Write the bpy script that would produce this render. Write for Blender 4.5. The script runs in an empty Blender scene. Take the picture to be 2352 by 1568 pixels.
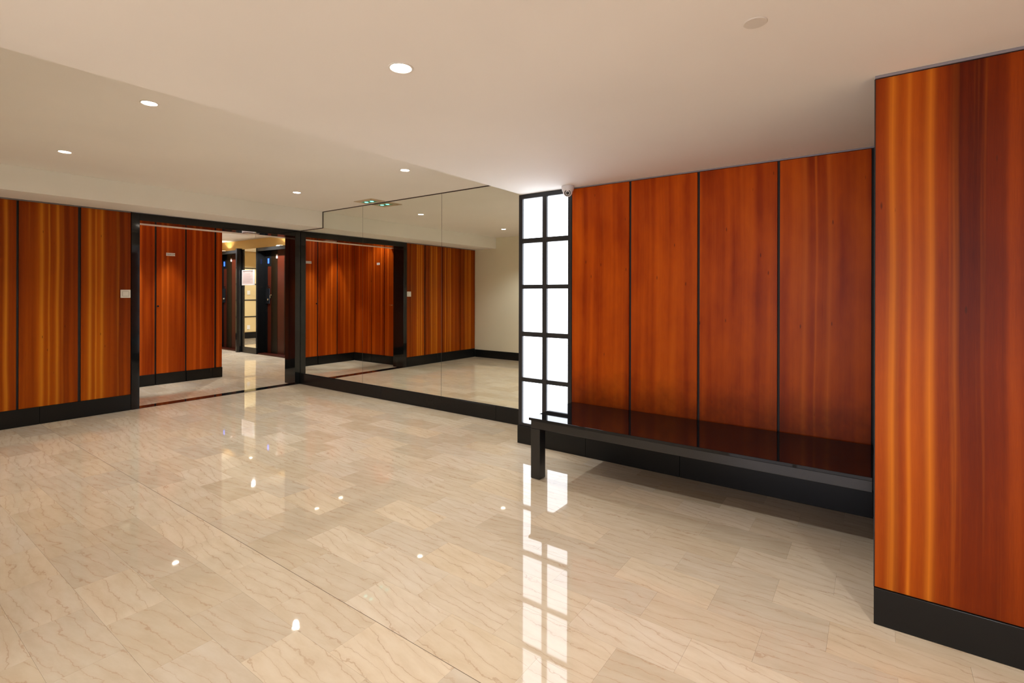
import bpy, bmesh, math, random
from mathutils import Vector, Matrix

random.seed(7)
S = bpy.context.scene
COL = S.collection

# ------------------------------------------------------------------ camera
H_CAM = 1.4
FPX, CY = 1154.55, 674.5
YAW, ROLL = math.radians(35.8325), math.radians(0.128)
_f = Vector((-math.sin(YAW), math.cos(YAW), 0))
_r0 = Vector((math.cos(YAW), math.sin(YAW), 0))
_u0 = Vector((0, 0, 1))
_r = _r0 * math.cos(ROLL) + _u0 * math.sin(ROLL)
_u = _u0 * math.cos(ROLL) - _r0 * math.sin(ROLL)
cd = bpy.data.cameras.new('camera')
cam = bpy.data.objects.new('camera', cd)
COL.objects.link(cam)
cd.sensor_fit = 'HORIZONTAL'
cd.sensor_width = 36
cd.lens = FPX / 2352 * 36
cd.shift_y = -(784 - CY) / 2352
cd.clip_start = 0.05
cam.matrix_world = Matrix(((_r.x, _u.x, -_f.x, 0), (_r.y, _u.y, -_f.y, 0), (_r.z, _u.z, -_f.z, H_CAM), (0, 0, 0, 1)))
S.camera = cam

# ------------------------------------------------------------------ world, exposure
W = bpy.data.worlds.new('daylight')
S.world = W
W.use_nodes = True
W.node_tree.nodes['Background'].inputs[0].default_value = (0.88, 0.88, 1.0, 1)
W.node_tree.nodes['Background'].inputs[1].default_value = 3.6
S.view_settings.view_transform = 'Standard'
S.view_settings.look = 'None'
S.view_settings.gamma = 1
S.view_settings.exposure = 0.10
S.view_settings.use_curve_mapping = False
S.cycles.use_denoising = True
S.cycles.max_bounces = 11
S.cycles.diffuse_bounces = 6
S.cycles.glossy_bounces = 8
S.cycles.sample_clamp_indirect = 8
S.cycles.caustics_reflective = True
S.cycles.blur_glossy = 0.5
PW_LOW, PW_HIGH, PW_VEST, PW_LOBBY = 23, 68, 110, 225      # downlight powers
WARM = (1.0, 1.05, 1.08)
PANE_EMIT = 3.6

# portal that guides daylight through the glazed entrance behind the camera
pd = bpy.data.lights.new('entrance_portal', 'AREA')
pd.shape = 'RECTANGLE'
pd.size, pd.size_y = 4.6, 2.2
pd.cycles.is_portal = True
po = bpy.data.objects.new('entrance_portal', pd)
COL.objects.link(po)
po.location = (0.0, -3.72, 1.12)
po.rotation_euler = (math.radians(90), 0, 0)

# ------------------------------------------------------------------ room numbers (metres)
XL = -7.22          # wood wall on the left
YM = 4.392          # mirror plane
YP = 3.883          # panelled wall behind the bench
YC = 2.644          # pillar front
ZH, ZL, ZB = 2.609, 2.330, 2.370   # high ceiling, lowered ceiling, beam underside
XB = -6.63          # beam face
XS = -2.69          # edge of lowered ceiling
YE = 0.19           # cream wall beside the camera
BH = 0.165          # baseboard height
XW, YV = -8.86, 2.16
YEL = 5.92
ZLOB = 2.69

# ------------------------------------------------------------------ node helpers
def mat(name):
    m = bpy.data.materials.new(name)
    m.use_nodes = True
    nt = m.node_tree
    return m, nt, nt.nodes['Principled BSDF']

def N(nt, typ, **kw):
    n = nt.nodes.new(typ)
    for k, v in kw.items():
        if k.startswith('i_'):
            n.inputs[int(k[2:])].default_value = v
        else:
            setattr(n, k, v)
    return n

def M(nt, op, a, b=None, c=None, clamp=False):
    n = nt.nodes.new('ShaderNodeMath')
    n.operation = op
    n.use_clamp = clamp
    for i, v in enumerate((a, b, c)):
        if v is None:
            continue
        if isinstance(v, (int, float)):
            n.inputs[i].default_value = v
        else:
            nt.links.new(v, n.inputs[i])
    return n.outputs[0]

def ramp(nt, fac, stops, interp='LINEAR'):
    n = nt.nodes.new('ShaderNodeValToRGB')
    n.color_ramp.interpolation = interp
    el = n.color_ramp.elements
    while len(el) < len(stops):
        el.new(0.5)
    for e, (p, c) in zip(el, stops):
        e.position = p
        e.color = (*c, 1) if len(c) == 3 else c
    nt.links.new(fac, n.inputs[0])
    return n.outputs[0]

def mixc(nt, fac, a, b, mode='MIX'):
    n = nt.nodes.new('ShaderNodeMix')
    n.data_type = 'RGBA'
    n.blend_type = mode
    for sock, v in ((n.inputs[0], fac), (n.inputs[6], a), (n.inputs[7], b)):
        if isinstance(v, (int, float)):
            sock.default_value = v
        elif isinstance(v, tuple):
            sock.default_value = (*v, 1)
        else:
            nt.links.new(v, sock)
    return n.outputs[2]

def noise(nt, vec, scale=1.0, detail=2.0, rough=0.5, dims='3D'):
    n = nt.nodes.new('ShaderNodeTexNoise')
    n.noise_dimensions = dims
    n.inputs['Scale'].default_value = scale
    n.inputs['Detail'].default_value = detail
    n.inputs['Roughness'].default_value = rough
    nt.links.new(vec, n.inputs['Vector'])
    return n.outputs[0]

def comb(nt, x, y, z=0.0):
    n = nt.nodes.new('ShaderNodeCombineXYZ')
    for i, v in enumerate((x, y, z)):
        if isinstance(v, (int, float)):
            n.inputs[i].default_value = v
        else:
            nt.links.new(v, n.inputs[i])
    return n.outputs[0]

def plain(name, col, rough=0.5, metal=0.0, spec=0.5, emit=None, es=0.0):
    m, nt, b = mat(name)
    b.inputs['Base Color'].default_value = (*col, 1)
    b.inputs['Roughness'].default_value = rough
    b.inputs['Metallic'].default_value = metal
    b.inputs['Specular IOR Level'].default_value = spec
    if emit:
        b.inputs['Emission Color'].default_value = (*emit, 1)
        b.inputs['Emission Strength'].default_value = es
    return m

def bump(nt, b, h, strength, dist=0.001):
    n = nt.nodes.new('ShaderNodeBump')
    n.inputs['Strength'].default_value = strength
    n.inputs['Distance'].default_value = dist
    nt.links.new(h, n.inputs['Height'])
    nt.links.new(n.outputs[0], b.inputs['Normal'])

# ------------------------------------------------------------------ materials
def wood_mat(name, seed, blotch, gain, stops, streakcol, rnd=0.0, STREAK=0.5, low_dark=False, broad=0.0):
    m, nt, b = mat(name)
    tc = nt.nodes.new('ShaderNodeTexCoord')
    sp = nt.nodes.new('ShaderNodeSeparateXYZ')
    nt.links.new(tc.outputs['Object'], sp.inputs[0])
    u = M(nt, 'ADD', sp.outputs[0], sp.outputs[1])
    v = sp.outputs[2]
    # slow sway so the figure is not ruler straight
    sway = noise(nt, comb(nt, M(nt, 'MULTIPLY', u, 1.5), M(nt, 'MULTIPLY', v, 0.9), seed), 1, 1)
    u = M(nt, 'ADD', u, M(nt, 'MULTIPLY', M(nt, 'SUBTRACT', sway, 0.5), 0.035))
    if rnd:
        oi = nt.nodes.new('ShaderNodeObjectInfo')
        u2 = M(nt, 'ADD', u, M(nt, 'MULTIPLY', oi.outputs['Random'], rnd))
    else:
        u2 = u
    n1 = noise(nt, comb(nt, M(nt, 'MULTIPLY', u2, 10), M(nt, 'MULTIPLY', v, 0.28), seed), 1, 2)
    n2 = noise(nt, comb(nt, M(nt, 'MULTIPLY', u2, 48), M(nt, 'MULTIPLY', v, 0.5), seed + 3), 1, 2)
    n3 = noise(nt, comb(nt, M(nt, 'MULTIPLY', u, 420), M(nt, 'MULTIPLY', v, 14), seed + 5), 1, 2)
    f = M(nt, 'ADD', M(nt, 'MULTIPLY', n1, 0.80), M(nt, 'MULTIPLY', n2, 0.13))
    f = M(nt, 'ADD', f, M(nt, 'MULTIPLY', n3, 0.10))
    if blotch:
        n4 = noise(nt, comb(nt, M(nt, 'MULTIPLY', u2, 7), M(nt, 'MULTIPLY', v, 2.2), seed + 9), 1, 3, 0.6)
        f = M(nt, 'ADD', f, M(nt, 'MULTIPLY', M(nt, 'SUBTRACT', n4, 0.5), blotch))
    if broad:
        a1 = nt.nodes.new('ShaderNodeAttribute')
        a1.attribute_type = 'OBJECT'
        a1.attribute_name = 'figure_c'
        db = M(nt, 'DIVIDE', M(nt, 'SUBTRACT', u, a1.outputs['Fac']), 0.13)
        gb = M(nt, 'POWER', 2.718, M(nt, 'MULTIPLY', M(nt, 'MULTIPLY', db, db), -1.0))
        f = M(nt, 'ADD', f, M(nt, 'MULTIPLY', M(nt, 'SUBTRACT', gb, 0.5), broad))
    f = M(nt, 'ADD', M(nt, 'MULTIPLY', M(nt, 'SUBTRACT', f, 0.51), gain), 0.5, clamp=True)
    col = ramp(nt, f, stops)
    # bright streaks of the crown cut
    ns = noise(nt, comb(nt, M(nt, 'MULTIPLY', u, 20), M(nt, 'MULTIPLY', v, 0.14), seed + 20), 1, 3, 0.65)
    st = ramp(nt, ns, [(0.57, (0, 0, 0)), (0.70, (1, 1, 1))])
    nf = noise(nt, comb(nt, M(nt, 'MULTIPLY', u, 4), M(nt, 'MULTIPLY', v, 0.7), seed + 31), 1, 2)
    # the wide pale streaks, placed leaf by leaf
    tot = None
    for nm, wdt in (('figure_a', 0.017), ('figure_b', 0.015), ('figure_c', 0.007)):
        at = nt.nodes.new('ShaderNodeAttribute')
        at.attribute_type = 'OBJECT'
        at.attribute_name = nm
        dd = M(nt, 'DIVIDE', M(nt, 'SUBTRACT', u, at.outputs['Fac']), wdt)
        gs = M(nt, 'POWER', 2.718, M(nt, 'MULTIPLY', M(nt, 'MULTIPLY', dd, dd), -1.0))
        tot = gs if tot is None else M(nt, 'ADD', tot, gs)
    nl = noise(nt, comb(nt, M(nt, 'MULTIPLY', u, 90), M(nt, 'MULTIPLY', v, 0.5), seed + 41), 1, 2)
    wide = M(nt, 'MULTIPLY', tot, M(nt, 'ADD', 0.25, M(nt, 'MULTIPLY', nl, 1.0)), clamp=True)
    col = mixc(nt, M(nt, 'MULTIPLY', wide, 0.85), col, streakcol)
    stf = M(nt, 'MULTIPLY', M(nt, 'MULTIPLY', st, STREAK), ramp(nt, nf, [(0.35, (0.15, 0.15, 0.15)), (0.6, (1, 1, 1))]))
    col = mixc(nt, stf, col, streakcol)
    # pin knots: short dark ticks along the grain
    vo = nt.nodes.new('ShaderNodeTexVoronoi')
    vo.inputs['Scale'].default_value = 1
    nt.links.new(comb(nt, M(nt, 'MULTIPLY', u2, 22), M(nt, 'MULTIPLY', v, 5.5), seed), vo.inputs['Vector'])
    tick = ramp(nt, vo.outputs['Distance'], [(0.05, (1, 1, 1)), (0.11, (0, 0, 0))])
    spn = nt.nodes.new('ShaderNodeSeparateColor')
    nt.links.new(vo.outputs['Color'], spn.inputs[0])
    keep = M(nt, 'GREATER_THAN', spn.outputs[0], 0.80)
    col = mixc(nt, M(nt, 'MULTIPLY', M(nt, 'MULTIPLY', tick, keep), 0.65), col, (0.045, 0.012, 0.004))
    if low_dark:
        # veneer darkens towards the bottom, with an uneven upper edge
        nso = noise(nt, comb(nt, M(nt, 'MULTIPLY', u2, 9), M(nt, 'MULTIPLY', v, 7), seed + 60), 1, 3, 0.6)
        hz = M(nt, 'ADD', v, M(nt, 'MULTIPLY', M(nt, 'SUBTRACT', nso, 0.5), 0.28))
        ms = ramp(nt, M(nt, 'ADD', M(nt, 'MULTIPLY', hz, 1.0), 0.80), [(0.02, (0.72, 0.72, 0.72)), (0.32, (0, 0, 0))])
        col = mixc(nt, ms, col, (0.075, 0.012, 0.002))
    nt.links.new(col, b.inputs['Base Color'])
    b.inputs['Roughness'].default_value = 0.33
    b.inputs['Specular IOR Level'].default_value = 0.11
    bump(nt, b, n3, 0.05)
    return m

WSTOPS = [(0.0, (0.130, 0.017, 0.0006)), (0.35, (0.25, 0.040, 0.0008)), (0.65, (0.36, 0.070, 0.001)), (1.0, (0.48, 0.115, 0.003))]
wood_left = wood_mat('cherry_veneer_left', 1.7, 0.0, 1.9, WSTOPS, (0.64, 0.225, 0.014), 0.0, 0.25, False, 0.14)
WSTOPS2 = [(0.0, (0.110, 0.010, 0.0008)), (0.35, (0.26, 0.030, 0.001)), (0.65, (0.40, 0.062, 0.002)), (1.0, (0.52, 0.100, 0.004))]
WSTOPS4 = [(0.0, (0.150, 0.014, 0.0008)), (0.35, (0.35, 0.042, 0.001)), (0.65, (0.53, 0.084, 0.002)), (1.0, (0.66, 0.130, 0.004))]
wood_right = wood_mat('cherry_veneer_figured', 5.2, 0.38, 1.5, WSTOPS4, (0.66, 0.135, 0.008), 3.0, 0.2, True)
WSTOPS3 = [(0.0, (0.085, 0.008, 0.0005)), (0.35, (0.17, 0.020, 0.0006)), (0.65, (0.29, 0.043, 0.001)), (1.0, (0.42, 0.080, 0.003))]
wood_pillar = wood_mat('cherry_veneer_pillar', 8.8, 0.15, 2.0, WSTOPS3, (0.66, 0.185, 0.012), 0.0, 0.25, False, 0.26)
wood_hall = wood_mat('cherry_veneer_hall', 3.1, 0.0, 1.9, WSTOPS2, (0.62, 0.125, 0.010), 0.0, 0.3)

def stone_mat(name, base, rough, speck=0.02, spec=0.5):
    m, nt, b = mat(name)
    g = nt.nodes.new('ShaderNodeNewGeometry')
    n = noise(nt, g.outputs['Position'], 420, 3, 0.7)
    c = ramp(nt, n, [(0.35, tuple(x * 0.85 for x in base)), (0.62, base), (0.78, tuple(x + speck for x in base))])
    nt.links.new(c, b.inputs['Base Color'])
    b.inputs['Roughness'].default_value = rough
    b.inputs['Specular IOR Level'].default_value = spec
    return m

granite = stone_mat('black_granite_polished', (0.009, 0.009, 0.009), 0.06, 0.006, 0.36)
granite_satin = stone_mat('black_granite_satin', (0.0105, 0.0098, 0.009), 0.24, 0.004, 0.22)
lift_black = stone_mat('lift_surround_black', (0.005, 0.005, 0.005), 0.12, 0.002, 0.15)
lacquer = stone_mat('black_lacquer', (0.013, 0.012, 0.012), 0.20, 0.01)
lacquer_gloss = plain('black_gloss_top', (0.006, 0.006, 0.007), 0.03, 0, 0.3)
black_paint = plain('black_paint', (0.012, 0.012, 0.015), 0.35)
joint_black = plain('black_joint', (0.006, 0.006, 0.006), 0.6)
mirror_m = plain('mirror_silver', (0.87, 0.885, 0.82), 0.0, 1.0)
mirror_edge = plain('mirror_edge', (0.35, 0.33, 0.28), 0.25, 0.6)
mirror_dark = plain('mirror_dark_edge', (0.045, 0.025, 0.02), 0.4)
alu = plain('grey_aluminium', (0.30, 0.28, 0.31), 0.35, 0.7)
white_plastic = plain('white_plastic', (0.80, 0.77, 0.72), 0.3)
cctv_white = plain('camera_housing_white', (0.74, 0.70, 0.70), 0.35)
chrome = plain('chrome', (0.8, 0.78, 0.74), 0.15, 1.0)
lens_black = plain('lens_black', (0.008, 0.008, 0.009), 0.08)
lens_grey = plain('lens_grey', (0.30, 0.27, 0.23), 0.3)
paper_m = plain('notice_paper', (0.34, 0.25, 0.22), 0.6)
ink_m = plain('notice_ink', (0.22, 0.16, 0.15), 0.6)
frame_m = plain('notice_frame_pale', (0.42, 0.38, 0.36), 0.3)
sign_m = plain('sign_plastic', (0.84, 0.82, 0.79), 0.4)
ink_black = plain('sign_ink', (0.02, 0.02, 0.022), 0.5)
red_lacquer = plain('lift_door_red', (0.040, 0.007, 0.003), 0.35, 0, 0.1)
brown_lacquer = plain('lift_door_brown', (0.006, 0.003, 0.0012), 0.35, 0, 0.1)
blue_led = plain('blue_display', (0.02, 0.05, 0.3), 0.4, 0, 0.5, (0.03, 0.13, 1.0), 2.2)
lamp_emit = plain('lamp_lens', (0.9, 0.9, 0.85), 0.3, 0, 0.5, (1.0, 0.88, 0.74), 40)
up_emit = plain('uplight_lens', (0.9, 0.9, 0.85), 0.3, 0, 0.5, (1.0, 0.85, 0.66), 3)
cyan_emit = plain('emergency_lamp', (0.3, 0.8, 0.7), 0.3, 0, 0.5, (0.22, 1.0, 0.85), 2.4)
green_glass = plain('emergency_green', (0.0, 0.10, 0.06), 0.1, 0, 0.5, (0.0, 0.35, 0.18), 0.35)
ivory_plate = plain('emergency_plate', (0.64, 0.52, 0.36), 0.35)
grout_m = plain('floor_grout', (0.45, 0.34, 0.24), 0.6)
joint_m = plain('floor_cold_joint', (0.16, 0.11, 0.07), 0.7)
cap_m = plain('ceiling_cap_paint', (0.72, 0.67, 0.61), 0.6)
strip_m = plain('lobby_strip_reflection', (0.30, 0.22, 0.17), 0.25)  # tone of the lit grid reflected in the pier strip, painted as colour
rocker_gap_m = plain('switch_gap', (0.35, 0.32, 0.28), 0.5)
sensor_m = plain('sensor_plate', (0.55, 0.43, 0.38), 0.35)

def plaster(name, col, rough=0.75, var=0.03):
    m, nt, b = mat(name)
    g = nt.nodes.new('ShaderNodeNewGeometry')
    n = noise(nt, g.outputs['Position'], 0.8, 3, 0.5)
    c = ramp(nt, n, [(0.3, tuple(x * (1 - var) for x in col)), (0.7, tuple(x * (1 + var) for x in col))])
    nt.links.new(c, b.inputs['Base Color'])
    b.inputs['Roughness'].default_value = rough
    b.inputs['Specular IOR Level'].default_value = 0.25
    n2 = noise(nt, g.outputs['Position'], 90, 2)
    bump(nt, b, n2, 0.04)
    return m

ceil_m = plaster('ceiling_paint', (0.87, 0.83, 0.79))
beam_m = plaster('beam_paint', (0.86, 0.84, 0.80))
cream_m = plaster('cream_wall_paint', (0.80, 0.74, 0.58))
lobby_m = plaster('lobby_cream_paint', (0.80, 0.54, 0.20))
pane_cream = plaster('lobby_pane_cream', (0.72, 0.55, 0.28))

def pane_mat():
    m, nt, b = mat('backlit_frosted_glass')
    b.inputs['Base Color'].default_value = (0.85, 0.88, 0.92, 1)
    b.inputs['Roughness'].default_value = 0.12
    b.inputs['Emission Color'].default_value = (0.86, 0.92, 1.0, 1)
    b.inputs['Emission Strength'].default_value = PANE_EMIT
    return m
pane_m = pane_mat()

TX, TY, TX0, TY0 = 0.448, 0.229, -2.170, 1.402
def marble_mat():
    m, nt, b = mat('cream_marble')
    g = nt.nodes.new('ShaderNodeNewGeometry')
    sp = nt.nodes.new('ShaderNodeSeparateXYZ')
    nt.links.new(g.outputs['Position'], sp.inputs[0])
    x, y = sp.outputs[0], sp.outputs[1]
    row = M(nt, 'FLOOR', M(nt, 'DIVIDE', M(nt, 'SUBTRACT', y, TY0), TY))
    odd = M(nt, 'FLOORED_MODULO', row, 2)
    xo = M(nt, 'SUBTRACT', M(nt, 'SUBTRACT', x, TX0), M(nt, 'MULTIPLY', M(nt, 'SUBTRACT', 1, odd), TX / 2))
    colu = M(nt, 'FLOOR', M(nt, 'DIVIDE', xo, TX))
    wn = nt.nodes.new('ShaderNodeTexWhiteNoise')
    wn.noise_dimensions = '2D'
    nt.links.new(comb(nt, row, colu), wn.inputs['Vector'])
    sc = nt.nodes.new('ShaderNodeSeparateColor')
    nt.links.new(wn.outputs['Color'], sc.inputs[0])
    r1, r2, r3 = sc.outputs[0], sc.outputs[1], sc.outputs[2]
    px = M(nt, 'ADD', x, M(nt, 'MULTIPLY', r1, 37))
    # some tiles were laid turned: their veins run at a slant
    py = M(nt, 'ADD', M(nt, 'ADD', y, M(nt, 'MULTIPLY', r2, 23)), M(nt, 'MULTIPLY', x, M(nt, 'MULTIPLY', M(nt, 'SUBTRACT', r3, 0.5), 0.35)))
    big = noise(nt, comb(nt, M(nt, 'MULTIPLY', px, 2.6), M(nt, 'MULTIPLY', py, 7)), 1, 2, 0.5)
    fine = noise(nt, comb(nt, M(nt, 'MULTIPLY', px, 20), M(nt, 'MULTIPLY', py, 34)), 1, 3, 0.6)
    s = M(nt, 'ADD', M(nt, 'MULTIPLY', py, 18), M(nt, 'ADD', M(nt, 'MULTIPLY', big, 2.6), M(nt, 'MULTIPLY', fine, 0.62)))
    fr = M(nt, 'ABSOLUTE', M(nt, 'SUBTRACT', M(nt, 'FRACT', s), 0.5))
    line = ramp(nt, fr, [(0.0, (1, 1, 1)), (0.020, (0.75, 0.75, 0.75)), (0.055, (0, 0, 0))])
    halo = ramp(nt, fr, [(0.0, (1, 1, 1)), (0.30, (0, 0, 0))])
    brk = noise(nt, comb(nt, M(nt, 'MULTIPLY', px, 6), M(nt, 'MULTIPLY', py, 9), 4.0), 1, 2)
    brk = ramp(nt, brk, [(0.32, (0.25, 0.25, 0.25)), (0.55, (1, 1, 1))])
    cloud = noise(nt, comb(nt, M(nt, 'MULTIPLY', px, 5), M(nt, 'MULTIPLY', py, 16), 9.0), 1, 4, 0.6)
    base = ramp(nt, cloud, [(0.25, (0.645, 0.512, 0.355)), (0.55, (0.72, 0.595, 0.435)), (0.8, (0.755, 0.64, 0.49))])
    tone = M(nt, 'ADD', 0.86, M(nt, 'MULTIPLY', r3, 0.19))
    base = mixc(nt, 1.0, base, comb(nt, tone, M(nt, 'MULTIPLY', tone, M(nt, 'ADD', 0.97, M(nt, 'MULTIPLY', r1, 0.04))), M(nt, 'MULTIPLY', tone, M(nt, 'ADD', 0.92, M(nt, 'MULTIPLY', r1, 0.12)))), 'MULTIPLY')
    c = mixc(nt, M(nt, 'MULTIPLY', halo, M(nt, 'MULTIPLY', brk, 0.20)), base, (0.56, 0.40, 0.26))
    c = mixc(nt, M(nt, 'MULTIPLY', line, M(nt, 'MULTIPLY', brk, 0.55)), c, (0.46, 0.285, 0.17))
    nt.links.new(c, b.inputs['Base Color'])
    b.inputs['Roughness'].default_value = 0.03
    b.inputs['IOR'].default_value = 1.58
    b.inputs['Specular IOR Level'].default_value = 0.5
    return m
marble = marble_mat()

# ------------------------------------------------------------------ geometry helpers
def bm_box(bm, a, b, bev=0.0, seg=1):
    x0, y0, z0 = a
    x1, y1, z1 = b
    r = bmesh.ops.create_cube(bm, size=1, matrix=Matrix.Translation(((x0 + x1) / 2, (y0 + y1) / 2, (z0 + z1) / 2)) @ Matrix.Diagonal((abs(x1 - x0), abs(y1 - y0), abs(z1 - z0), 1)))
    if bev:
        es = list({e for v in r['verts'] for e in v.link_edges})
        bmesh.ops.bevel(bm, geom=es, offset=bev, segments=seg, affect='EDGES', profile=0.5)

def bm_lathe(bm, prof, n=32, mtx=None, cap0=True, cap1=True):
    """prof: list of (radius, z)."""
    rings = []
    for r, z in prof:
        ring = []
        for i in range(n):
            a = 2 * math.pi * i / n
            p = Vector((r * math.cos(a), r * math.sin(a), z))
            ring.append(bm.verts.new(mtx @ p if mtx else p))
        rings.append(ring)
    for a, b in zip(rings, rings[1:]):
        for i in range(n):
            bm.faces.new((a[i], a[(i + 1) % n], b[(i + 1) % n], b[i]))
    if cap0:
        bm.faces.new(list(reversed(rings[0])))
    if cap1:
        bm.faces.new(rings[-1])

def obj(name, bm, m, parent=None, loc=None, smooth=False):
    """bm is in world coordinates unless loc is given; the origin goes to the centre of the box."""
    bmesh.ops.recalc_face_normals(bm, faces=bm.faces[:])
    xs = [v.co for v in bm.verts]
    lo = Vector((min(p.x for p in xs), min(p.y for p in xs), min(p.z for p in xs)))
    hi = Vector((max(p.x for p in xs), max(p.y for p in xs), max(p.z for p in xs)))
    c = (lo + hi) / 2 if loc is None else Vector((0, 0, 0))
    bmesh.ops.translate(bm, vec=-c, verts=bm.verts[:])
    me = bpy.data.meshes.new(name)
    bm.to_mesh(me)
    bm.free()
    if smooth:
        for p in me.polygons:
            p.use_smooth = True
        me.set_sharp_from_angle(angle=math.radians(40))
    if m:
        me.materials.append(m)
    o = bpy.data.objects.new(name, me)
    COL.objects.link(o)
    wl = c if loc is None else Vector(loc)
    if parent is not None:
        o.parent = parent
        wl = wl - world_loc(parent)
    o.location = wl
    return o

def world_loc(o):
    l = Vector(o.location)
    while o.parent:
        o = o.parent
        l += Vector(o.location)
    return l

def bx(name, a, b, m, parent=None, bev=0.0, seg=1):
    bm = bmesh.new()
    bm_box(bm, a, b, bev, seg)
    return obj(name, bm, m, parent)

def struct(o):
    o['kind'] = 'structure'
    return o

def empty(name, loc):
    o = bpy.data.objects.new(name, None)
    COL.objects.link(o)
    o.location = loc
    o.empty_display_size = 0.1
    return o

def tag(o, label, cat, group=None):
    o['label'] = label
    o['category'] = cat
    if group:
        o['group'] = group
    return o

def copy_tree(o, parent=None):
    c = o.copy()
    COL.objects.link(c)
    if parent:
        c.parent = parent
    for ch in list(o.children):
        copy_tree(ch, c)
    return c

def text_obj(name, body, size, m, parent, mtx_world):
    cu = bpy.data.curves.new(name, 'FONT')
    cu.body = body
    cu.size = size
    cu.align_x = 'CENTER'
    cu.align_y = 'CENTER'
    cu.extrude = 0.0004
    t = bpy.data.objects.new(name + '_curve', cu)
    COL.objects.link(t)
    bpy.context.view_layer.update()
    me = bpy.data.meshes.new_from_object(t.evaluated_get(bpy.context.evaluated_depsgraph_get()))
    bpy.data.objects.remove(t)
    me.materials.clear()
    me.materials.append(m)
    o = bpy.data.objects.new(name, me)
    COL.objects.link(o)
    o.parent = parent
    mw = mtx_world.copy()
    mw.translation = mw.translation - world_loc(parent)
    o.matrix_local = mw
    return o

# ------------------------------------------------------------------ floor
floor = struct(bx('floor', (-16.2, -4.2, -0.12), (3.2, 6.6, -0.012), grout_m))
GAP = 0.0005
tile_cache = {}
regions = [(-7.385, 2.9, -3.9, 4.385), (-16.0, -7.395, 0.4, 6.3)]
def tile_mesh(w, h):
    k = (round(w, 4), round(h, 4))
    if k not in tile_cache:
        bm = bmesh.new()
        bm_box(bm, (-w / 2, -h / 2, -0.012), (w / 2, h / 2, 0), 0)
        me = bpy.data.meshes.new('tile')
        bm.to_mesh(me)
        bm.free()
        me.materials.append(marble)
        tile_cache[k] = me
    return tile_cache[k]
def cam_area(x, y):
    d = Vector((x, y, -H_CAM))
    z = d.dot(_f)
    if z < 0.3:
        return 0
    px, py = 1176 + FPX * d.dot(_r) / z, CY - FPX * d.dot(_u) / z
    if not (-160 < px < 2500 and py < 1720):
        return 0
    if x > -0.02 and y > 2.6:
        return 0
    return 1.0 / z ** 3
tiles = []
for (rx0, rx1, ry0, ry1) in regions:
    for k in range(math.floor((ry0 - TY0) / TY), math.ceil((ry1 - TY0) / TY)):
        y0, y1 = max(ry0, TY0 + k * TY), min(ry1, TY0 + (k + 1) * TY)
        if y1 - y0 < 0.004:
            continue
        off = TX0 + (TX / 2 if k % 2 == 0 else 0)
        for j in range(math.floor((rx0 - off) / TX), math.ceil((rx1 - off) / TX)):
            x0, x1 = max(rx0, off + j * TX), min(rx1, off + (j + 1) * TX)
            if x1 - x0 < 0.004:
                continue
            full = (x1 - x0) * (y1 - y0) / (TX * TY)
            tiles.append((cam_area((x0 + x1) / 2, (y0 + y1) / 2) * full, x0, x1, y0, y1))
tiles.sort(key=lambda t: -t[0])
for a, x0, x1, y0, y1 in tiles[:300]:
    o = bpy.data.objects.new('tile', tile_mesh(x1 - x0 - GAP, y1 - y0 - GAP))
    COL.objects.link(o)
    o.parent = floor
    o.location = Vector(((x0 + x1) / 2, (y0 + y1) / 2, 0)) - Vector(floor.location)
    o.rotation_euler = (random.gauss(0, 0.00025), random.gauss(0, 0.00025), 0)
bm = bmesh.new()
for a, x0, x1, y0, y1 in tiles[300:]:
    bm_box(bm, (x0 + GAP / 2, y0 + GAP / 2, -0.012), (x1 - GAP / 2, y1 - GAP / 2, 0))
tf = obj('tile_field', bm, marble, floor)
tf['kind'] = 'stuff'
jt = bx('expansion_joint', (-7.2, TY0 - 0.0011, -0.01), (2.8, TY0 + 0.0011, 0.0004), joint_m, floor)

# ------------------------------------------------------------------ ceilings
ceiling = struct(bx('ceiling', (-7.38, -4.2, ZH), (3.2, 4.5, ZH + 0.1), ceil_m))
bx('lowered_ceiling', (XS, -4.2, ZL), (3.2, 3.98, ZH - 0.001), ceil_m, ceiling)
bx('beam', (-7.20, YE + 0.002, ZB), (XB, YM - 0.006, ZH - 0.001), beam_m, ceiling)
ceil_lobby = struct(bx('ceiling_lobby', (-16.2, 0.2, ZLOB), (-7.40, 6.6, ZLOB + 0.1), ceil_m))

# ------------------------------------------------------------------ left wall with wood panels
wall_left = struct(bx('wall_left', (XL - 0.27, 0.0, 0.0), (XL - 0.016, 2.207, ZH - 0.001), joint_black))
def figure(o, centre, fa, fb, fc=None):
    # where the pale streaks of this veneer leaf run, measured from the middle of the sheet
    o['figure_a'] = float(fa - centre)
    o['figure_b'] = float(fb - centre)
    o['figure_c'] = float((fc if fc is not None else (fa + fb) / 2) - centre)
    return o
def wood_panels_x(spans, xface, z0, z1, m, parent, thick=0.016, facing=1):
    for y0, y1, fa, fb, fc in spans:
        figure(bx('wood_panel', (xface - thick * facing, y0, z0), (xface, y1, z1), m, parent, 0.0012), (y0 + y1) / 2, fa, fb, fc)
wood_panels_x([(0.195, 0.672, 0.37, 0.50, 0.43), (0.690, 1.2165, 1.00, 1.145, 1.07), (1.2355, 1.7140, 1.417, 1.546, 1.478), (1.7410, 2.206, 1.826, 1.936, 1.88)], XL, BH + 0.021, ZB - 0.012, wood_left, wall_left)
bx('top_profile', (XL - 0.015, 0.195, ZB - 0.010), (XL + 0.006, 2.206, ZB - 0.001), alu, wall_left)
base_l = struct(empty('baseboard_left', (XL, 1.2, 0)))
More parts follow.
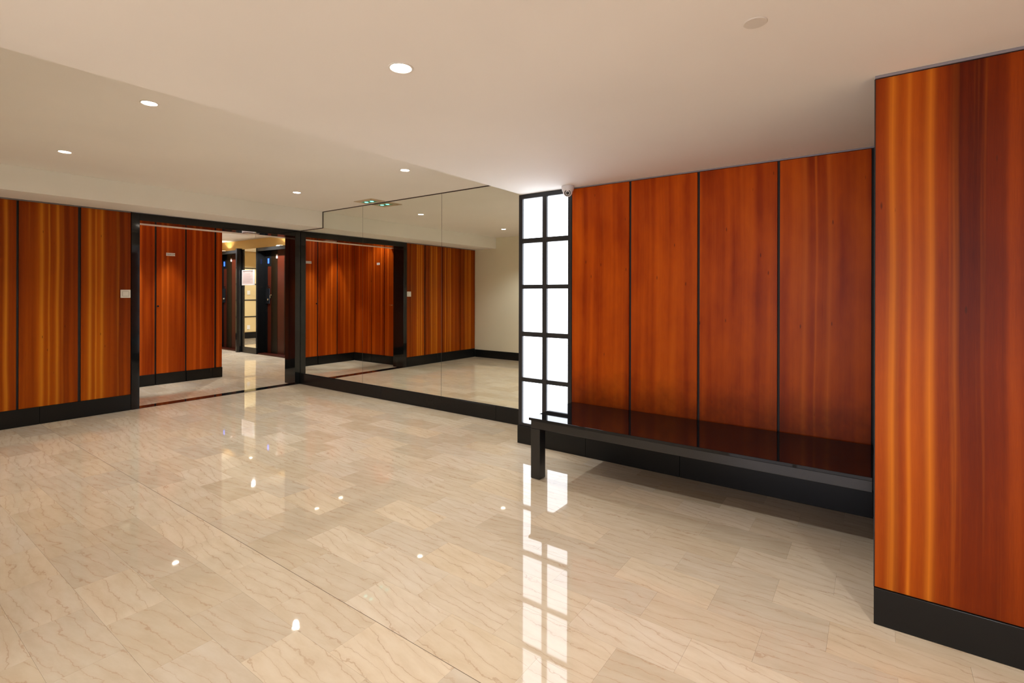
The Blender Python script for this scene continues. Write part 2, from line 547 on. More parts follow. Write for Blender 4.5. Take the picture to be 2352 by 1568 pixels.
for y0, y1 in ((0.20, 1.3960), (1.3985, 2.206)):
    bx('stone_slab', (XL - 0.015, y0, 0.001), (XL + 0.008, y1, BH + 0.020), granite_satin, base_l, 0.0015)

# opening in the left wall: polished black stone surround
trim1 = struct(empty('trim_1', (XL, 3.3, 0)))
OY0, OY1 = 2.293, 4.303
ZLI = 2.277
bx('jamb', (XL - 0.275, 2.209, 0.001), (XL + 0.010, OY0, ZB - 0.002), granite, trim1, 0.0015)
bx('jamb', (XL - 0.275, OY1, 0.001), (XL + 0.010, YM - 0.004, ZB - 0.002), granite, trim1, 0.0015)
bx('lintel', (XL - 0.275, OY0 + 0.0005, ZLI), (XL + 0.010, OY1 - 0.0005, ZB - 0.002), granite, trim1, 0.0015)
bx('threshold', (XL - 0.165, OY0 + 0.001, -0.004), (XL + 0.006, OY1 - 0.001, 0.0022), granite, trim1, 0.0005)
bx('top_profile', (XL + 0.010, 2.209, ZB - 0.006), (XL + 0.022, YM - 0.006, ZB - 0.001), alu, trim1)
bx('plaster_header', (XL - 0.50, YV, ZLI + 0.004), (XL - 0.276, 5.9, ZLOB - 0.001), beam_m, trim1)
bx('wall_fill', (XL - 0.27, 2.209, ZB), (XL - 0.02, YM, ZH - 0.002), joint_black, trim1)
bx('return_wall', (XL - 0.40, YM + 0.13, 0.0), (XL - 0.276, 5.91, ZLI + 0.003), lobby_m, trim1)

# sensor plate below the lintel
sp_ = empty('motion_sensor', (-7.43, 3.735, ZLI))
tag(sp_, 'flat beige motion sensor plate under the black stone lintel', 'sensor')
bx('plate', (-7.485, 3.64, ZLI - 0.007), (-7.36, 3.83, ZLI - 0.0003), sensor_m, sp_, 0.002)
bx('eye', (-7.45, 3.775, ZLI - 0.011), (-7.42, 3.805, ZLI - 0.0072), white_plastic, sp_, 0.002)

# ------------------------------------------------------------------ back wall with the mirrors
wall_back = struct(bx('wall_back', (-7.60, YM + 0.012, 0), (3.2, YM + 0.12, ZH - 0.001), joint_black))
base_b = struct(empty('baseboard_back', (-4.9, YM, 0)))
cuts = [XL + 0.012, -5.300, -3.379, XS - 0.06]
for a, b in zip(cuts, cuts[1:]):
    bx('stone_slab', (a + 0.0012, YM - 0.012, 0.001), (b - 0.0012, YM + 0.011, BH), granite_satin, base_b, 0.0015)

ZM0, ZM1 = BH + 0.006, ZH - 0.012
def mirror(name, outline, label):
    """outline: (x, z) polygon; a glass sheet 8 mm thick with a ground edge."""
    cx = sum(p[0] for p in outline) / len(outline)
    root = empty(name, (cx, YM, ZM0))
    tag(root, label, 'mirror', 'wall mirrors')
    bm = bmesh.new()
    vs = [bm.verts.new((x, YM, z)) for x, z in outline]
    bm.faces.new(vs)
    obj('mirror_glass', bm, mirror_m, root)
    bm = bmesh.new()
    n = len(outline)
    f0 = [bm.verts.new((x, YM + 0.0004, z)) for x, z in outline]
    b0 = [bm.verts.new((x, YM + 0.010, z)) for x, z in outline]
    for i in range(n):
        bm.faces.new((f0[i], f0[(i + 1) % n], b0[(i + 1) % n], b0[i]))
    bm.faces.new(b0)
    obj('ground_edge', bm, mirror_edge, root)
    return root
m1 = mirror('mirror', [(XL + 0.014, ZM0), (-5.700, ZM0), (-5.700, ZM1), (XB + 0.012, ZM1), (XB + 0.012, ZB - 0.010), (XL + 0.014, ZB - 0.010)], 'tall wall mirror sheet notched around the white beam, beside the black doorway')
m2 = mirror('mirror', [(-5.696, ZM0), (-4.216, ZM0), (-4.216, ZM1), (-5.696, ZM1)], 'middle wall mirror sheet under the green emergency light')
m3 = mirror('mirror', [(-4.212, ZM0), (XS - 0.03, ZM0), (XS - 0.03, ZM1), (-4.212, ZM1)], 'wall mirror sheet ending at the bright window of white panes')
# dark shadow gap profile along the mirror head, stepping around the beam
trim2 = struct(empty('trim_2', (-5, YM, ZM1)))
bx('head_profile', (XB + 0.001, YM - 0.004, ZM1 + 0.001), (XS - 0.03, YM + 0.010, ZH - 0.0005), mirror_dark, trim2)
bx('side_profile', (XB + 0.001, YM - 0.004, ZB - 0.009), (XB + 0.011, YM + 0.010, ZM1), mirror_dark, trim2)
bx('beam_profile', (XL + 0.014, YM - 0.004, ZB - 0.0095), (XB + 0.0005, YM + 0.010, ZB - 0.0005), mirror_dark, trim2)
bx('sill_profile', (XL + 0.014, YM - 0.003, BH + 0.0005), (XS - 0.06, YM + 0.010, BH + 0.0055), joint_black, trim2)

# ------------------------------------------------------------------ panelled wall behind the bench
XP = [(-2.155, -1.629), (-1.609, -1.086), (-1.067, -0.547), (-0.531, -0.018)]
wall_right = struct(bx('wall_right', (-2.157, YP + 0.018, 0), (0.6, YP + 0.10, ZL - 0.001), joint_black))
XF_ = [(9, 9.2, 9.1), (9, 9.2, 9.1), (9, 9.2, 9.1), (-0.395, -0.255, -0.328)]
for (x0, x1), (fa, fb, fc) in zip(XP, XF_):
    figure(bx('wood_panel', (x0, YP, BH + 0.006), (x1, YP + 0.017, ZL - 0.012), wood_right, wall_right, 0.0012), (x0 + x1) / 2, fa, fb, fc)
bx('top_profile', (-2.155, YP - 0.004, ZL - 0.010), (-0.006, YP + 0.017, ZL - 0.001), alu, wall_right)
base_r = struct(empty('baseboard_right', (-1.3, YP, 0)))
for a, b in ((-2.726, -2.012), (-2.010, -1.210), (-1.208, -0.006)):
    bx('stone_slab', (a, YP - 0.017, 0.001), (b, YP + 0.017, BH), granite_satin, base_r, 0.0015)

# backlit window beside it
win = struct(empty('window_1', (-2.44, YP, BH)))
wx0, wx1 = -2.723 + 0.035, -2.157
wx0 = -2.724
bx('stile', (wx0, YP - 0.002, BH + 0.001), (-2.684, YP + 0.045, ZL - 0.001), black_paint, win, 0.001)
bx('stile', (-2.196, YP - 0.002, BH + 0.001), (wx1 - 0.0005, YP + 0.045, ZL - 0.001), black_paint, win, 0.001)
bx('stile', (-2.463, YP - 0.0015, 0.1915), (-2.417, YP + 0.045, 2.2875), black_paint, win, 0.001)
zr = [(BH + 0.001, 0.191), (0.579, 0.618), (1.003, 1.046), (1.447, 1.485), (1.872, 1.917), (2.288, ZL - 0.001)]
for i, (z0, z1) in enumerate(zr):
    if i in (0, 5):
        bx('rail', (-2.6835, YP - 0.001, z0), (-2.1965, YP + 0.045, z1), black_paint, win, 0.001)
    else:
        bx('muntin', (-2.6835, YP - 0.0005, z0), (-2.4635, YP + 0.045, z1), black_paint, win, 0.001)
        bx('muntin', (-2.4165, YP - 0.0005, z0), (-2.1965, YP + 0.045, z1), black_paint, win, 0.001)
for i in range(5):
    z0, z1 = zr[i][1], zr[i + 1][0]
    for x0, x1 in ((-2.684, -2.463), (-2.417, -2.196)):
        bx('pane', (x0 + 0.0004, YP + 0.022, z0 + 0.0004), (x1 - 0.0004, YP + 0.030, z1 - 0.0004), pane_m, win)
bx('light_box', (wx0 + 0.002, YP + 0.046, 0.001), (wx1 - 0.002, YM - 0.004, ZL - 0.001), beam_m, win)

# pillar at the right edge of the frame
pillar = struct(bx('wall_pillar', (-0.001, YC + 0.018, 0), (1.6, YP + 0.05, ZL - 0.001), joint_black))
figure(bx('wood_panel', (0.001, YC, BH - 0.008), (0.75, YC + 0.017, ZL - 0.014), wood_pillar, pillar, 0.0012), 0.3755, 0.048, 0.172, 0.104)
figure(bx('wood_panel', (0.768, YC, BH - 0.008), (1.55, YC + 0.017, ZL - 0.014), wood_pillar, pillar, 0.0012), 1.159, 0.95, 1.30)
bx('stone_slab', (-0.002, YC - 0.008, 0.001), (1.55, YC + 0.017, BH - 0.010), granite_satin, pillar, 0.0015)
bx('top_profile', (-0.001, YC - 0.006, ZL - 0.012), (1.55, YC + 0.017, ZL - 0.001), alu, pillar)
bx('corner_strip', (-0.003, YC + 0.001, BH - 0.009), (0.0005, YP - 0.02, ZL - 0.013), joint_black, pillar)

# ------------------------------------------------------------------ rest of the room (behind the camera)
struct(bx('wall_front', (XL - 0.2, YE - 0.2, 0), (XS, YE, ZH - 0.001), cream_m))
base_f = struct(empty('baseboard_front', (-5, YE, 0)))
for a, b in ((XL + 0.01, -5.9), (-5.898, -4.3), (-4.298, XS + 0.01)):
    bx('stone_slab', (a, YE + 0.0005, 0.001), (b, YE + 0.012, BH), granite_satin, base_f, 0.0015)
struct(bx('wall_entry_left', (XS - 0.2, -4.1, 0), (XS, YE - 0.2, ZL - 0.001), cream_m))
wr = struct(empty('wall_entry', (0.3, -3.8, 0)))
bx('wall_piece', (XS, -3.9, 0), (-2.3, -3.75, ZL - 0.001), cream_m, wr)
bx('wall_piece', (2.3, -3.9, 0), (2.6, -3.75, ZL - 0.001), cream_m, wr)
bx('wall_piece', (-2.3, -3.9, 2.22), (2.3, -3.75, ZL - 0.001), cream_m, wr)
ed = struct(empty('door_4', (0.3, -3.8, 0)))
for x0, x1 in ((-2.3, -2.24), (-1.18, -1.12), (-0.03, 0.03), (1.12, 1.18), (2.24, 2.3)):
    bx('door_stile', (x0, -3.86, 0.001), (x1, -3.80, 2.219), black_paint, ed)
wre = struct(bx('wall_entry_right', (2.6, -4.1, 0), (2.7, 2.75, ZL - 0.001), cream_m))
struct(bx('wall_right_return', (1.6, YC + 0.1, 0), (2.7, YC + 0.2, ZL - 0.001), cream_m))

# ------------------------------------------------------------------ hall behind the opening
wall_hall = struct(bx('wall_hall', (XW - 0.16, YV - 0.12, 0), (XW - 0.017, 3.965, ZLOB - 0.001), joint_black))
ZH0 = BH + 0.004
for y0, y1, fa, fb in ((YV + 0.002, 2.566, 2.30, 2.42), (2.590, 3.009, 2.72, 2.84), (3.447, 3.862, 3.57, 3.66), (3.889, 3.980, 3.93, 4.3)):
    figure(bx('wood_panel', (XW - 0.016, y0, ZH0), (XW, y1, ZLOB - 0.006), wood_hall, wall_hall, 0.0012), (y0 + y1) / 2, fa, fb, 9)
bx('end_panel', (XW - 0.16, 3.966, ZH0), (XW - 0.017, 3.980, ZLOB - 0.006), wood_hall, wall_hall, 0.001)
base_h = struct(empty('baseboard_hall', (XW, 3.0, 0)))
for y0, y1 in ((YV + 0.014, 3.012), (3.445, 3.822), (3.824, 3.984)):
    bx('stone_slab', (XW - 0.012, y0, 0.001), (XW + 0.010, y1, BH), granite_satin, base_h, 0.0015)
bx('stone_slab', (XW - 0.168, 3.966, 0.001), (XW - 0.013, 3.984, BH), granite_satin, base_h, 0.0015)
door3 = struct(empty('door_3', (XW, 3.23, 0)))
lf = figure(bx('door_leaf', (XW - 0.016, 3.034, ZH0), (XW, 3.424, ZLOB - 0.006), wood_hall, door3, 0.0012), 3.229, 3.19, 3.12, 9)
bx('kick_slab', (XW - 0.012, 3.026, 0.003), (XW + 0.010, 3.433, BH), granite_satin, door3, 0.0015)
bm = bmesh.new()
bm_lathe(bm, [(0.004, 0.0005), (0.013, 0.0005), (0.013, 0.004), (0.010, 0.006), (0.006, 0.006)], 20, Matrix.Translation((XW, 3.052, 1.199)) @ Matrix.Rotation(math.radians(90), 4, 'Y'))
obj('lock_cylinder', bm, lens_black, door3, smooth=True)

wall_hs = struct(bx('wall_hall_side', (XW - 0.15, YV - 0.12, 0), (XL - 0.276, YV - 0.017, ZLOB - 0.001), joint_black))
figure(bx('wood_panel', (XW + 0.002, YV - 0.016, ZH0), (-8.325, YV, ZLOB - 0.006), wood_hall, wall_hs, 0.0012), -8.59, -8.4, -8.7, 9)
base_hs = struct(empty('baseboard_hall_side', (-8.2, YV, 0)))
for a, b in ((XW + 0.011, -8.320), (-8.306, XL - 0.28)):
    bx('stone_slab', (a, YV - 0.012, 0.001), (b, YV + 0.010, BH), granite_satin, base_hs, 0.0015)
door4 = struct(empty('door_5', (-7.9, YV, 0)))
figure(bx('door_leaf', (-8.303, YV - 0.016, ZH0), (-7.928, YV, ZLOB - 0.006), wood_hall, door4, 0.0012), -8.1155, -8.22, -8.0, 9)
figure(bx('door_leaf', (-7.906, YV - 0.016, ZH0), (XL - 0.28, YV, ZLOB - 0.006), wood_hall, door4, 0.0012), -7.703, -7.8, -7.6, 9)
hb = bmesh.new()
bm_box(hb, (-7.735, YV + 0.040, 1.166), (-7.62, YV + 0.055, 1.184), 0.004, 2)
bm_box(hb, (-7.640, YV + 0.0005, 1.166), (-7.622, YV + 0.050, 1.184), 0.003, 2)
obj('door_handle', hb, chrome, door4, smooth=True)

# signs on the flush doors
RX = Matrix.Rotation(math.radians(90), 4, 'X')
RZ90 = Matrix.Rotation(math.radians(90), 4, 'Z')
def sign(loc, w, h, body, size, facing, label):
    r = empty('door_sign', loc)
    tag(r, label, 'sign')
    x, y, z = loc
    if facing == 'X':
        bx('plate', (x + 0.0003, y - w / 2, z - h / 2), (x + 0.003, y + w / 2, z + h / 2), sign_m, r, 0.0008)
        text_obj('lettering', body, size, ink_black, r, Matrix.Translation((x + 0.0036, y, z)) @ RZ90 @ RX)
    else:
        bx('plate', (x - w / 2, y + 0.0003, z - h / 2), (x + w / 2, y + 0.003, z + h / 2), sign_m, r, 0.0008)
        text_obj('lettering', body, size, ink_black, r, Matrix.Translation((x, y + 0.0036, z)) @ Matrix.Rotation(math.radians(180), 4, 'Z') @ RX)
    return r
sign((XW, 3.221, 1.998), 0.122, 0.046, 'TELECOM', 0.028, 'X', 'small white TELECOM sign on the red wood door in the hall')
sign((-8.10, YV, 1.995), 0.085, 0.044, 'EDF', 0.030, 'Y', 'small white three letter sign seen through the mirror on the hall side door')

# ------------------------------------------------------------------ lift lobby
wl = struct(empty('wall_lobby', (-12, YEL, 0)))
bx('wall_piece', (-16.1, YEL + 0.21, 0), (-7.4, YEL + 0.35, ZLOB - 0.001), lobby_m, wl)
struct(bx('wall_lobby_front', (-16.1, 0.2, 0), (XW - 0.17, 0.4, ZLOB - 0.001), lobby_m))
ZHD = 2.437
PX0, PX1 = -12.46, -11.49
# pier with mirror between the lifts
pier = struct(empty('wall_pier', (-12, YEL, 0)))
bx('pier_core', (PX0 + 0.002, YEL + 0.014, 0), (PX1 - 0.002, YEL + 0.209, ZHD), granite, pier)
bx('stone_slab', (-12.155, YEL - 0.014, 0.001), (PX1 - 0.001, YEL + 0.013, 0.140), granite_satin, pier, 0.0015)
bm = bmesh.new()
bm_lathe(bm, [(0.070, 0.0), (0.070, ZHD + 0.02)], 8, Matrix.Translation((-12.262, YEL - 0.03, 0.001)) @ Matrix.Rotation(math.radians(22.5), 4, 'Z'))
obj('post', bm, granite, pier)
bx('edge_strip', (PX1 - 0.035, YEL - 0.006, 0.141), (PX1 - 0.001, YEL + 0.013, ZHD), granite, pier, 0.001)
lm = empty('mirror', (-11.85, YEL, 0.14))
tag(lm, 'narrow full height mirror between the two lift doors, notice hung on it', 'mirror')
bx('mirror_glass', (-12.160, YEL - 0.001, 0.142), (PX1 - 0.036, YEL + 0.008, ZHD - 0.002), mirror_m, lm)
for z0, z1 in ((0.14, 0.62), (0.66, 1.17), (1.21, 1.66), (1.70, 2.15), (2.19, 2.34)):
    bx('strip_reflection', (PX0 + 0.003, YEL - 0.001, z0), (-12.352, YEL + 0.012, z1), strip_m, pier)  # coloured pieces stand in for the lit grid reflected here

def lift(name, xleft, xright):
    d = struct(empty(name, (xleft, YEL, 0)))
    yd = YEL + 0.20
    bx('portal_head', (xleft - 0.02, YEL, 2.36), (xright, YEL + 0.20, ZHD), lift_black, d, 0.0015)
    bx('portal_jamb', (xleft - 0.02, YEL + 0.002, 0.001), (xleft, YEL + 0.20, 2.359), lift_black, d)
    bx('portal_jamb', (xright - 0.02, YEL + 0.002, 0.001), (xright, YEL + 0.20, 2.359), lift_black, d)
    x = xleft
    bx('door_surround', (x, yd - 0.028, 0.03), (x + 0.115, yd, 2.359), lift_black, d)
    bx('door_panel', (x + 0.115, yd - 0.020, 0.03), (x + 0.255, yd, 2.02), red_lacquer, d, 0.001)
    bx('door_panel', (x + 0.255, yd - 0.016, 0.03), (x + 0.52, yd, 2.359), brown_lacquer, d, 0.001)
    bx('door_panel', (x + 0.52, yd - 0.012, 0.03), (x + 0.80, yd, 2.359), red_lacquer, d, 0.001)
    bx('door_panel', (x + 0.80, yd - 0.010, 0.03), (xright - 0.02, yd, 2.359), brown_lacquer, d, 0.001)
    bx('display_panel', (x + 0.115, yd - 0.024, 2.021), (x + 0.255, yd - 0.0005, 2.359), lift_black, d, 0.001)
    bx('floor_display', (x + 0.130, yd - 0.030, 2.085), (x + 0.185, yd - 0.0245, 2.20), blue_led, d)
    pl = bx('call_plate', (x + 0.090, yd - 0.045, 1.16), (x + 0.235, yd - 0.0285, 1.515), lens_black, d, 0.003)
    for z in (1.535, 1.565):
        bx('steel_mark', (x + 0.125, yd - 0.026, z), (x + 0.215, yd - 0.0205, z + 0.012), chrome, d)
    bm = bmesh.new()
    bm_lathe(bm, [(0.004, 0), (0.024, 0), (0.024, 0.010), (0.016, 0.016), (0.004, 0.016)], 16, Matrix.Translation((x + 0.170, yd - 0.046, 1.255)) @ Matrix.Rotation(math.radians(90), 4, 'X'))
    obj('key_switch', bm, chrome, d, smooth=True)
    bx('sill', (xleft, YEL + 0.01, 0.001), (xright - 0.02, yd, 0.028), red_lacquer, d, 0.001)
    bx('door_plate', (x + 0.475, yd - 0.022, 2.19), (x + 0.535, yd - 0.0165, 2.28), sensor_m, d)
    return d
lift('door_1', -11.468, -9.6)
lift('door_2', -13.600, PX0 - 0.001)
hk = bmesh.new()
bm_box(hk, (-11.215, YEL + 0.150, 1.29), (-11.190, YEL + 0.186, 1.37), 0.004, 2)
bm_box(hk, (-11.215, YEL + 0.150, 1.35), (-11.140, YEL + 0.165, 1.372), 0.004, 2)
hko = obj('pull_handle', hk, chrome, bpy.data.objects['door_1'], smooth=True)
bx('wall_piece', (-9.599, YEL + 0.001, 0), (-7.4, YEL + 0.209, ZLOB - 0.002), lobby_m, wl)
bx('wall_piece', (-16.1, YEL + 0.001, 0), (-13.622, YEL + 0.209, ZLOB - 0.002), lobby_m, wl)

# far lobby wall: black grid of cream panes with stone base
XF = -15.755
wf = struct(bx('wall_lobby_far', (XF - 0.3, 0.4, 0), (XF - 0.02, YEL, ZLOB - 0.001), lobby_m))
zs = [0.186, 0.672, 1.186, 1.679, 2.172, ZLOB - 0.01]
ys = [2.30, 2.76, 3.22, 3.68, 4.137, 4.60, 5.06, 5.52]
for y in ys:
    bx('grid_stile', (XF - 0.019, y - 0.013, 0.187), (XF + 0.012, y + 0.013, ZLOB - 0.002), black_paint, wf)
for a, b in zip(ys, ys[1:]):
    for i, z in enumerate(zs[:-1]):
        if i:
            bx('grid_muntin', (XF - 0.019, a + 0.0135, z - 0.013), (XF + 0.012, b - 0.0135, z + 0.013), black_paint, wf)
        bx('pane', (XF - 0.012, a + 0.014, z + 0.014), (XF - 0.002, b - 0.014, zs[i + 1] - 0.014), pane_cream, wf)
bx('base_slab', (XF - 0.019, 0.41, 0.001), (XF + 0.02, YEL - 0.002, 0.186), granite_satin, wf)
for z, lab in ((1.415, 'white wall plate at shoulder height on the gridded lobby wall, seen in the lift mirror'), (0.342, 'white wall plate near the base of the gridded lobby wall, seen in the lift mirror')):
    r = empty('wall_plate', (XF, 3.98, z))
    tag(r, lab, 'plate')
    bx('plate', (XF - 0.0015, 3.935, z - 0.065), (XF + 0.012, 4.025, z + 0.065), white_plastic, r, 0.003)
    bx('rocker', (XF + 0.0122, 3.957, z - 0.04), (XF + 0.017, 4.003, z + 0.04), white_plastic, r, 0.002)

# framed notice on the lift mirror
nt_ = empty('notice', (-11.88, YEL, 1.76))
tag(nt_, 'framed paper notice with lines of small print beside the lift door', 'notice')
n0, n1, q0, q1 = -12.152, -11.612, 1.585, 1.945
yb = YEL - 0.003
for a, b in (((n0, q1 - 0.025), (n1, q1)), ((n0, q0), (n1, q0 + 0.025)), ((n0, q0 + 0.0255), (n0 + 0.025, q1 - 0.0255)), ((n1 - 0.025, q0 + 0.0255), (n1, q1 - 0.0255))):
    bx('frame_bar', (a[0], yb - 0.014, a[1]), (b[0], yb, b[1]), frame_m, nt_, 0.002)
bx('sheet', (n0 + 0.0255, yb - 0.006, q0 + 0.0255), (n1 - 0.0255, yb - 0.001, q1 - 0.0255), paper_m, nt_)
bm = bmesh.new()
for i in range(11):
    z = q1 - 0.085 - i * 0.0205
    L = random.uniform(0.30, 0.42)
    bm_box(bm, (n0 + 0.05, yb - 0.0068, z), (n0 + 0.05 + L, yb - 0.0062, z + 0.006))
bm_box(bm, (n0 + 0.06, yb - 0.0068, q1 - 0.065), (n0 + 0.12, yb - 0.0062, q1 - 0.038))
bm_box(bm, (n1 - 0.12, yb - 0.0068, q1 - 0.065), (n1 - 0.06, yb - 0.0062, q1 - 0.038))
pr = obj('print_lines', bm, ink_m, nt_)
pr['kind'] = 'stuff'

# ------------------------------------------------------------------ downlights
def downlight(x, y, z, power, label, group, spot=124, blend=0.75, col=WARM, r=0.040, tilt=None):
    d = empty('downlight', (x, y, z))
    tag(d, label, 'ceiling light', group)
    bm = bmesh.new()
    bm_lathe(bm, [(r + 0.0005, 0.004), (r + 0.0005, -0.001), (r + 0.004, -0.0035), (r + 0.010, -0.003), (r + 0.012, -0.0003)], 40, Matrix.Translation((x, y, z)), False, False)
    obj('trim_ring', bm, white_plastic, d, smooth=True)
    bm = bmesh.new()
    bm_lathe(bm, [(0.003, -0.0045), (r * 0.7, -0.0035), (r, -0.001)], 32, Matrix.Translation((x, y, z)), True, False)
    obj('lamp_lens', bm, lamp_emit, d, smooth=True)
    ld = bpy.data.lights.new('downlight_beam', 'SPOT')
    ld.energy = power
    ld.color = col
    ld.spot_size = math.radians(spot)
    ld.spot_blend = blend
    ld.shadow_soft_size = 0.03
    lo = bpy.data.objects.new('downlight_beam', ld)
    COL.objects.link(lo)
    lo.parent = d
    lo.location = (0, 0, -0.045)
    return d
G1, G2, G3, G4 = 'downlights in the high ceiling', 'downlights in the lowered ceiling', 'downlights in the hall', 'downlights in the lift lobby'
downlight(-5.626, 3.376, ZH, PW_HIGH * 1.1, 'recessed downlight in the high ceiling, nearest the green emergency light', G1)
downlight(-5.638, 1.248, ZH, PW_HIGH * 0.9, 'recessed downlight in the high ceiling, above the wood panels of the left wall', G1)
downlight(-3.751, 1.242, ZH, PW_HIGH * 0.5, 'recessed downlight in the high ceiling beside the lowered ceiling edge, far from the mirror', G1)
downlight(-3.738, 3.379, ZH, PW_HIGH * 1.1, 'recessed downlight in the high ceiling above the middle mirror sheet', G1)
downlight(-1.586, 1.410, ZL, PW_LOW, 'largest round downlight, set in the lowered ceiling at top centre', G2)
downlight(-0.594, 1.410, ZL, PW_LOW * 2.7, 'downlight in the lowered ceiling just above the top edge of the photo', G2)
downlight(0.60, 1.410, ZL, PW_LOW * 1.4, 'downlight in the lowered ceiling in front of the wood pillar, outside the photo', G2)
downlight(-1.586, -1.2, ZL, PW_LOW, 'downlight over the entrance passage, left of its middle', G2)
downlight(0.60, -1.2, ZL, PW_LOW, 'downlight over the entrance passage, right of its middle', G2)
downlight(1.70, 0.10, ZL, PW_LOW * 2.4, 'added unseen downlight in the lowered ceiling, far to the right', G2)  # extra lamp out of view, added to lift the dark right ceiling
downlight(-8.60, 3.20, ZLOB, PW_VEST, 'downlight in front of the TELECOM door in the hall', G3, 38, 0.55)
downlight(-8.66, 2.63, ZLOB, PW_VEST, 'downlight at the inner corner of the hall', G3, 38, 0.55)
downlight(-7.95, 2.45, ZLOB, PW_VEST * 0.22, 'added fill downlight before the hall side door, unseen', G3, 120, 0.7)  # unseen fill lamp, added to brighten the sign and upper wood
downlight(-10.74, 5.47, ZLOB, PW_LOBBY, 'lobby downlight in front of the right lift door', G4, 144, 0.2)
downlight(-12.58, 5.50, ZLOB, PW_LOBBY, 'lobby downlight in front of the left lift door', G4, 144, 0.2)
downlight(-14.6, 4.20, ZLOB, PW_LOBBY * 0.45, 'lobby downlight by the gridded far wall', G4, 144, 0.2)

# uplights standing on the lift heads, washing the cream wall above
def uplight(x, label):
    r = empty('uplight', (x, YEL + 0.07, ZHD))
    tag(r, label, 'wall light', 'uplights above the lift doors')
    bx('lamp_body', (x - 0.07, YEL + 0.012, ZHD + 0.0003), (x + 0.07, YEL + 0.10, ZHD + 0.018), white_plastic, r, 0.003)
    bx('lamp_glass', (x - 0.06, YEL + 0.02, ZHD + 0.0183), (x + 0.06, YEL + 0.09, ZHD + 0.022), up_emit, r, 0.001)
    ld = bpy.data.lights.new('uplight_beam', 'SPOT')
    ld.energy = 5
    ld.color = (1, 0.82, 0.55)
    ld.spot_size = math.radians(140)
    ld.spot_blend = 0.4
    ld.shadow_soft_size = 0.03
    lo = bpy.data.objects.new('uplight_beam', ld)
    COL.objects.link(lo)
    lo.parent = r
    lo.location = (0, 0, 0.035)
    lo.rotation_euler = (math.radians(180), 0, 0)
uplight(-10.62, 'small uplight on top of the right lift head')
uplight(-13.25, 'small uplight on top of the left lift head')

# ------------------------------------------------------------------ bench
bench = empty('bench', (-1.07, 3.53, 0))
tag(bench, 'long low black lacquered bench with glossy top along the panelled wall', 'bench')
BX0, BX1, BY0, BY1, BZ = -2.138, -0.008, 3.185, YP - 0.021, 0.459
bx('top', (BX0, BY0 - 0.006, BZ - 0.020), (BX1, BY1, BZ), lacquer_gloss, bench, 0.002, 2)
AX0 = -2.120
bx('apron', (AX0, BY0, 0.381), (BX1 - 0.001, BY0 + 0.045, BZ - 0.0205), lacquer, bench, 0.0015)
bx('apron', (AX0, BY0 + 0.0455, 0.381), (AX0 + 0.045, BY1 - 0.002, BZ - 0.0205), lacquer, bench, 0.0015)
bx('apron', (AX0 + 0.0455, BY1 - 0.045, 0.381), (BX1 - 0.001, BY1 - 0.002, BZ - 0.0205), lacquer, bench, 0.0015)
bx('underside_board', (AX0 + 0.0455, BY0 + 0.0455, 0.40), (BX1 - 0.001, BY1 - 0.0455, BZ - 0.0205), lacquer, bench)
bx('leg', (AX0, BY0, 0.0025), (AX0 + 0.080, BY0 + 0.080, 0.3805), lacquer, bench, 0.0015)
bx('wall_cleat', (AX0 + 0.06, BY1 - 0.030, 0.31), (BX1 - 0.04, BY1 - 0.003, 0.3805), lacquer, bench)

# ------------------------------------------------------------------ light switch
sw = empty('light_switch', (XL, 2.152, 1.390))
tag(sw, 'white light switch on the left wood wall beside the black doorway', 'switch')
bm = bmesh.new()
bm_box(bm, (XL + 0.0004, 2.103, 1.342), (XL + 0.010, 2.202, 1.438), 0.004, 2)
obj('cover_plate', bm, white_plastic, sw, smooth=True)
bx('rocker_gap', (XL + 0.0101, 2.121, 1.360), (XL + 0.0106, 2.185, 1.420), rocker_gap_m, sw)
bx('rocker', (XL + 0.0107, 2.124, 1.363), (XL + 0.0135, 2.182, 1.417), white_plastic, sw, 0.002)
bx('pilot_light', (XL + 0.0137, 2.150, 1.388), (XL + 0.0147, 2.155, 1.393), sign_m, sw)

# ------------------------------------------------------------------ dome camera
cc = Vector((-2.152, 3.80, ZL))
sc_ = empty('security_camera', cc)
tag(sc_, 'white dome security camera on the ceiling above the bright window', 'camera')
bm = bmesh.new()
bm_lathe(bm, [(0.054, -0.0003), (0.055, -0.006), (0.053, -0.026), (0.047, -0.043), (0.042, -0.050)], 40, Matrix.Translation(cc))
obj('base', bm, cctv_white, sc_, smooth=True)
bc = cc + Vector((0, 0, -0.050))
bm = bmesh.new()
bmesh.ops.create_uvsphere(bm, u_segments=40, v_segments=24, radius=0.0425, matrix=Matrix.Translation(bc))
obj('eyeball', bm, cctv_white, sc_, smooth=True)
aim = (Vector((0.40, -0.80, -0.40))).normalized()
q = aim.to_track_quat('Z', 'Y').to_matrix().to_4x4()
mt = Matrix.Translation(bc + aim * 0.0315) @ q @ Matrix.Diagonal((1.12, 1.12, 1, 1))
bm = bmesh.new()
bm_lathe(bm, [(0.029, -0.008), (0.030, 0.006), (0.027, 0.009), (0.0245, 0.007)], 36, mt, False, False)
obj('lens_collar', bm, cctv_white, sc_, smooth=True)
bm = bmesh.new()
bm_lathe(bm, [(0.0245, 0.006), (0.0125, 0.0062)], 36, mt, False, False)
obj('led_window', bm, lens_black, sc_)
bm = bmesh.new()
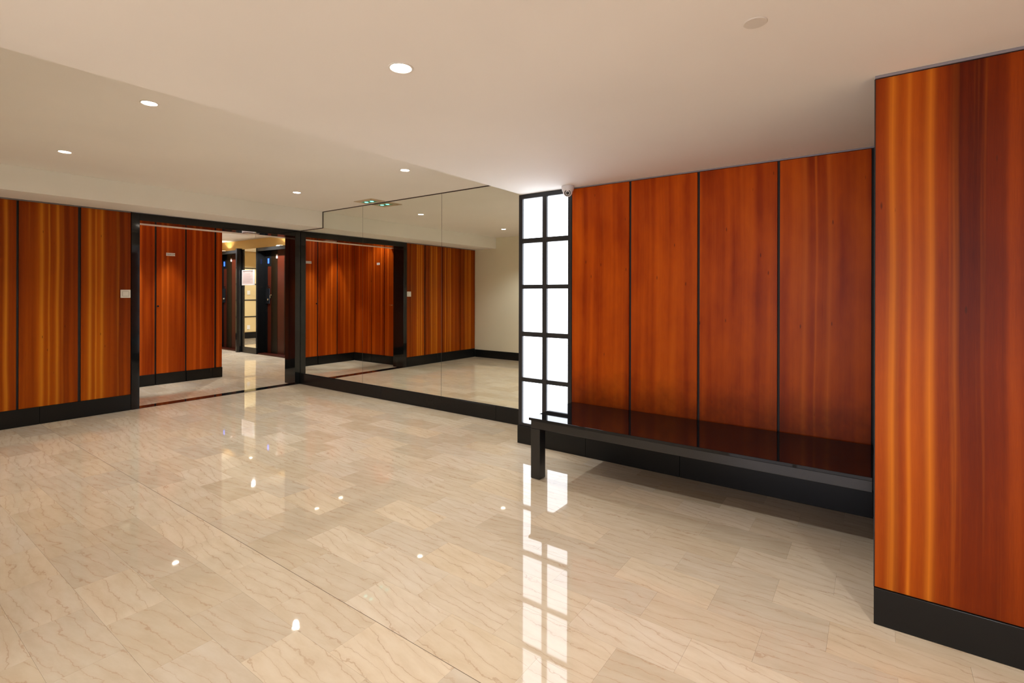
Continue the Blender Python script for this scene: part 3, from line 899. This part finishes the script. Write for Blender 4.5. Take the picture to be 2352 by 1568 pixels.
for i in range(12):
    a = 2 * math.pi * i / 12
    bm_lathe(bm, [(0.0026, 0.0063), (0.0022, 0.0075)], 8, mt @ Matrix.Translation((0.0195 * math.cos(a), 0.0195 * math.sin(a), 0)), False, True)
lo_ = obj('led_ring', bm, lens_grey, sc_)
bm = bmesh.new()
bm_lathe(bm, [(0.0125, 0.004), (0.0125, 0.0085), (0.010, 0.010), (0.002, 0.011)], 28, mt)
obj('lens', bm, lens_black, sc_, smooth=True)

# ------------------------------------------------------------------ emergency light in the ceiling before the mirror
em = empty('emergency_light', (-5.375, 4.24, ZH))
tag(em, 'recessed ivory emergency light with two glowing green lamps above the mirror', 'emergency light')
ex0, ex1, ey0, ey1 = -5.555, -5.195, 4.135, 4.350
ix0, ix1, iy0, iy1 = -5.510, -5.285, 4.205, 4.318
for a, b in (((ex0, ey0), (ex1, iy0)), ((ex0, iy1), (ex1, ey1)), ((ex0, iy0 + 0.0003), (ix0, iy1 - 0.0003)), ((ix1, iy0 + 0.0003), (ex1, iy1 - 0.0003))):
    bx('frame_plate', (a[0], a[1], ZH - 0.006), (b[0], b[1], ZH - 0.0003), ivory_plate, em, 0.0012)
bx('green_window', (ix0 + 0.0004, iy0 + 0.0004, ZH - 0.0035), (ix1 - 0.0004, iy1 - 0.0004, ZH - 0.0005), green_glass, em)
for x in (-5.455, -5.345):
    bm = bmesh.new()
    bm_lathe(bm, [(0.004, -0.0075), (0.020, -0.0065), (0.026, -0.0037)], 24, Matrix.Translation((x, 4.262, ZH)), True, False)
    obj('lamp', bm, cyan_emit, em, smooth=True)
bx('trim_line', (-5.250, ey0 + 0.02, ZH - 0.0072), (-5.246, ey1 - 0.02, ZH - 0.0062), joint_black, em)

# blanking cap in the lowered ceiling
cp = Vector((-0.334, 1.882, ZL))
cap = empty('ceiling_cap', cp)
tag(cap, 'round painted blanking cap flush in the lowered ceiling', 'cap')
bm = bmesh.new()
bm_lathe(bm, [(0.002, -0.003), (0.036, -0.003), (0.039, -0.0003)], 40, Matrix.Translation(cp), True, False)
obj('disc', bm, cap_m, cap, smooth=True)

bpy.context.view_layer.update()
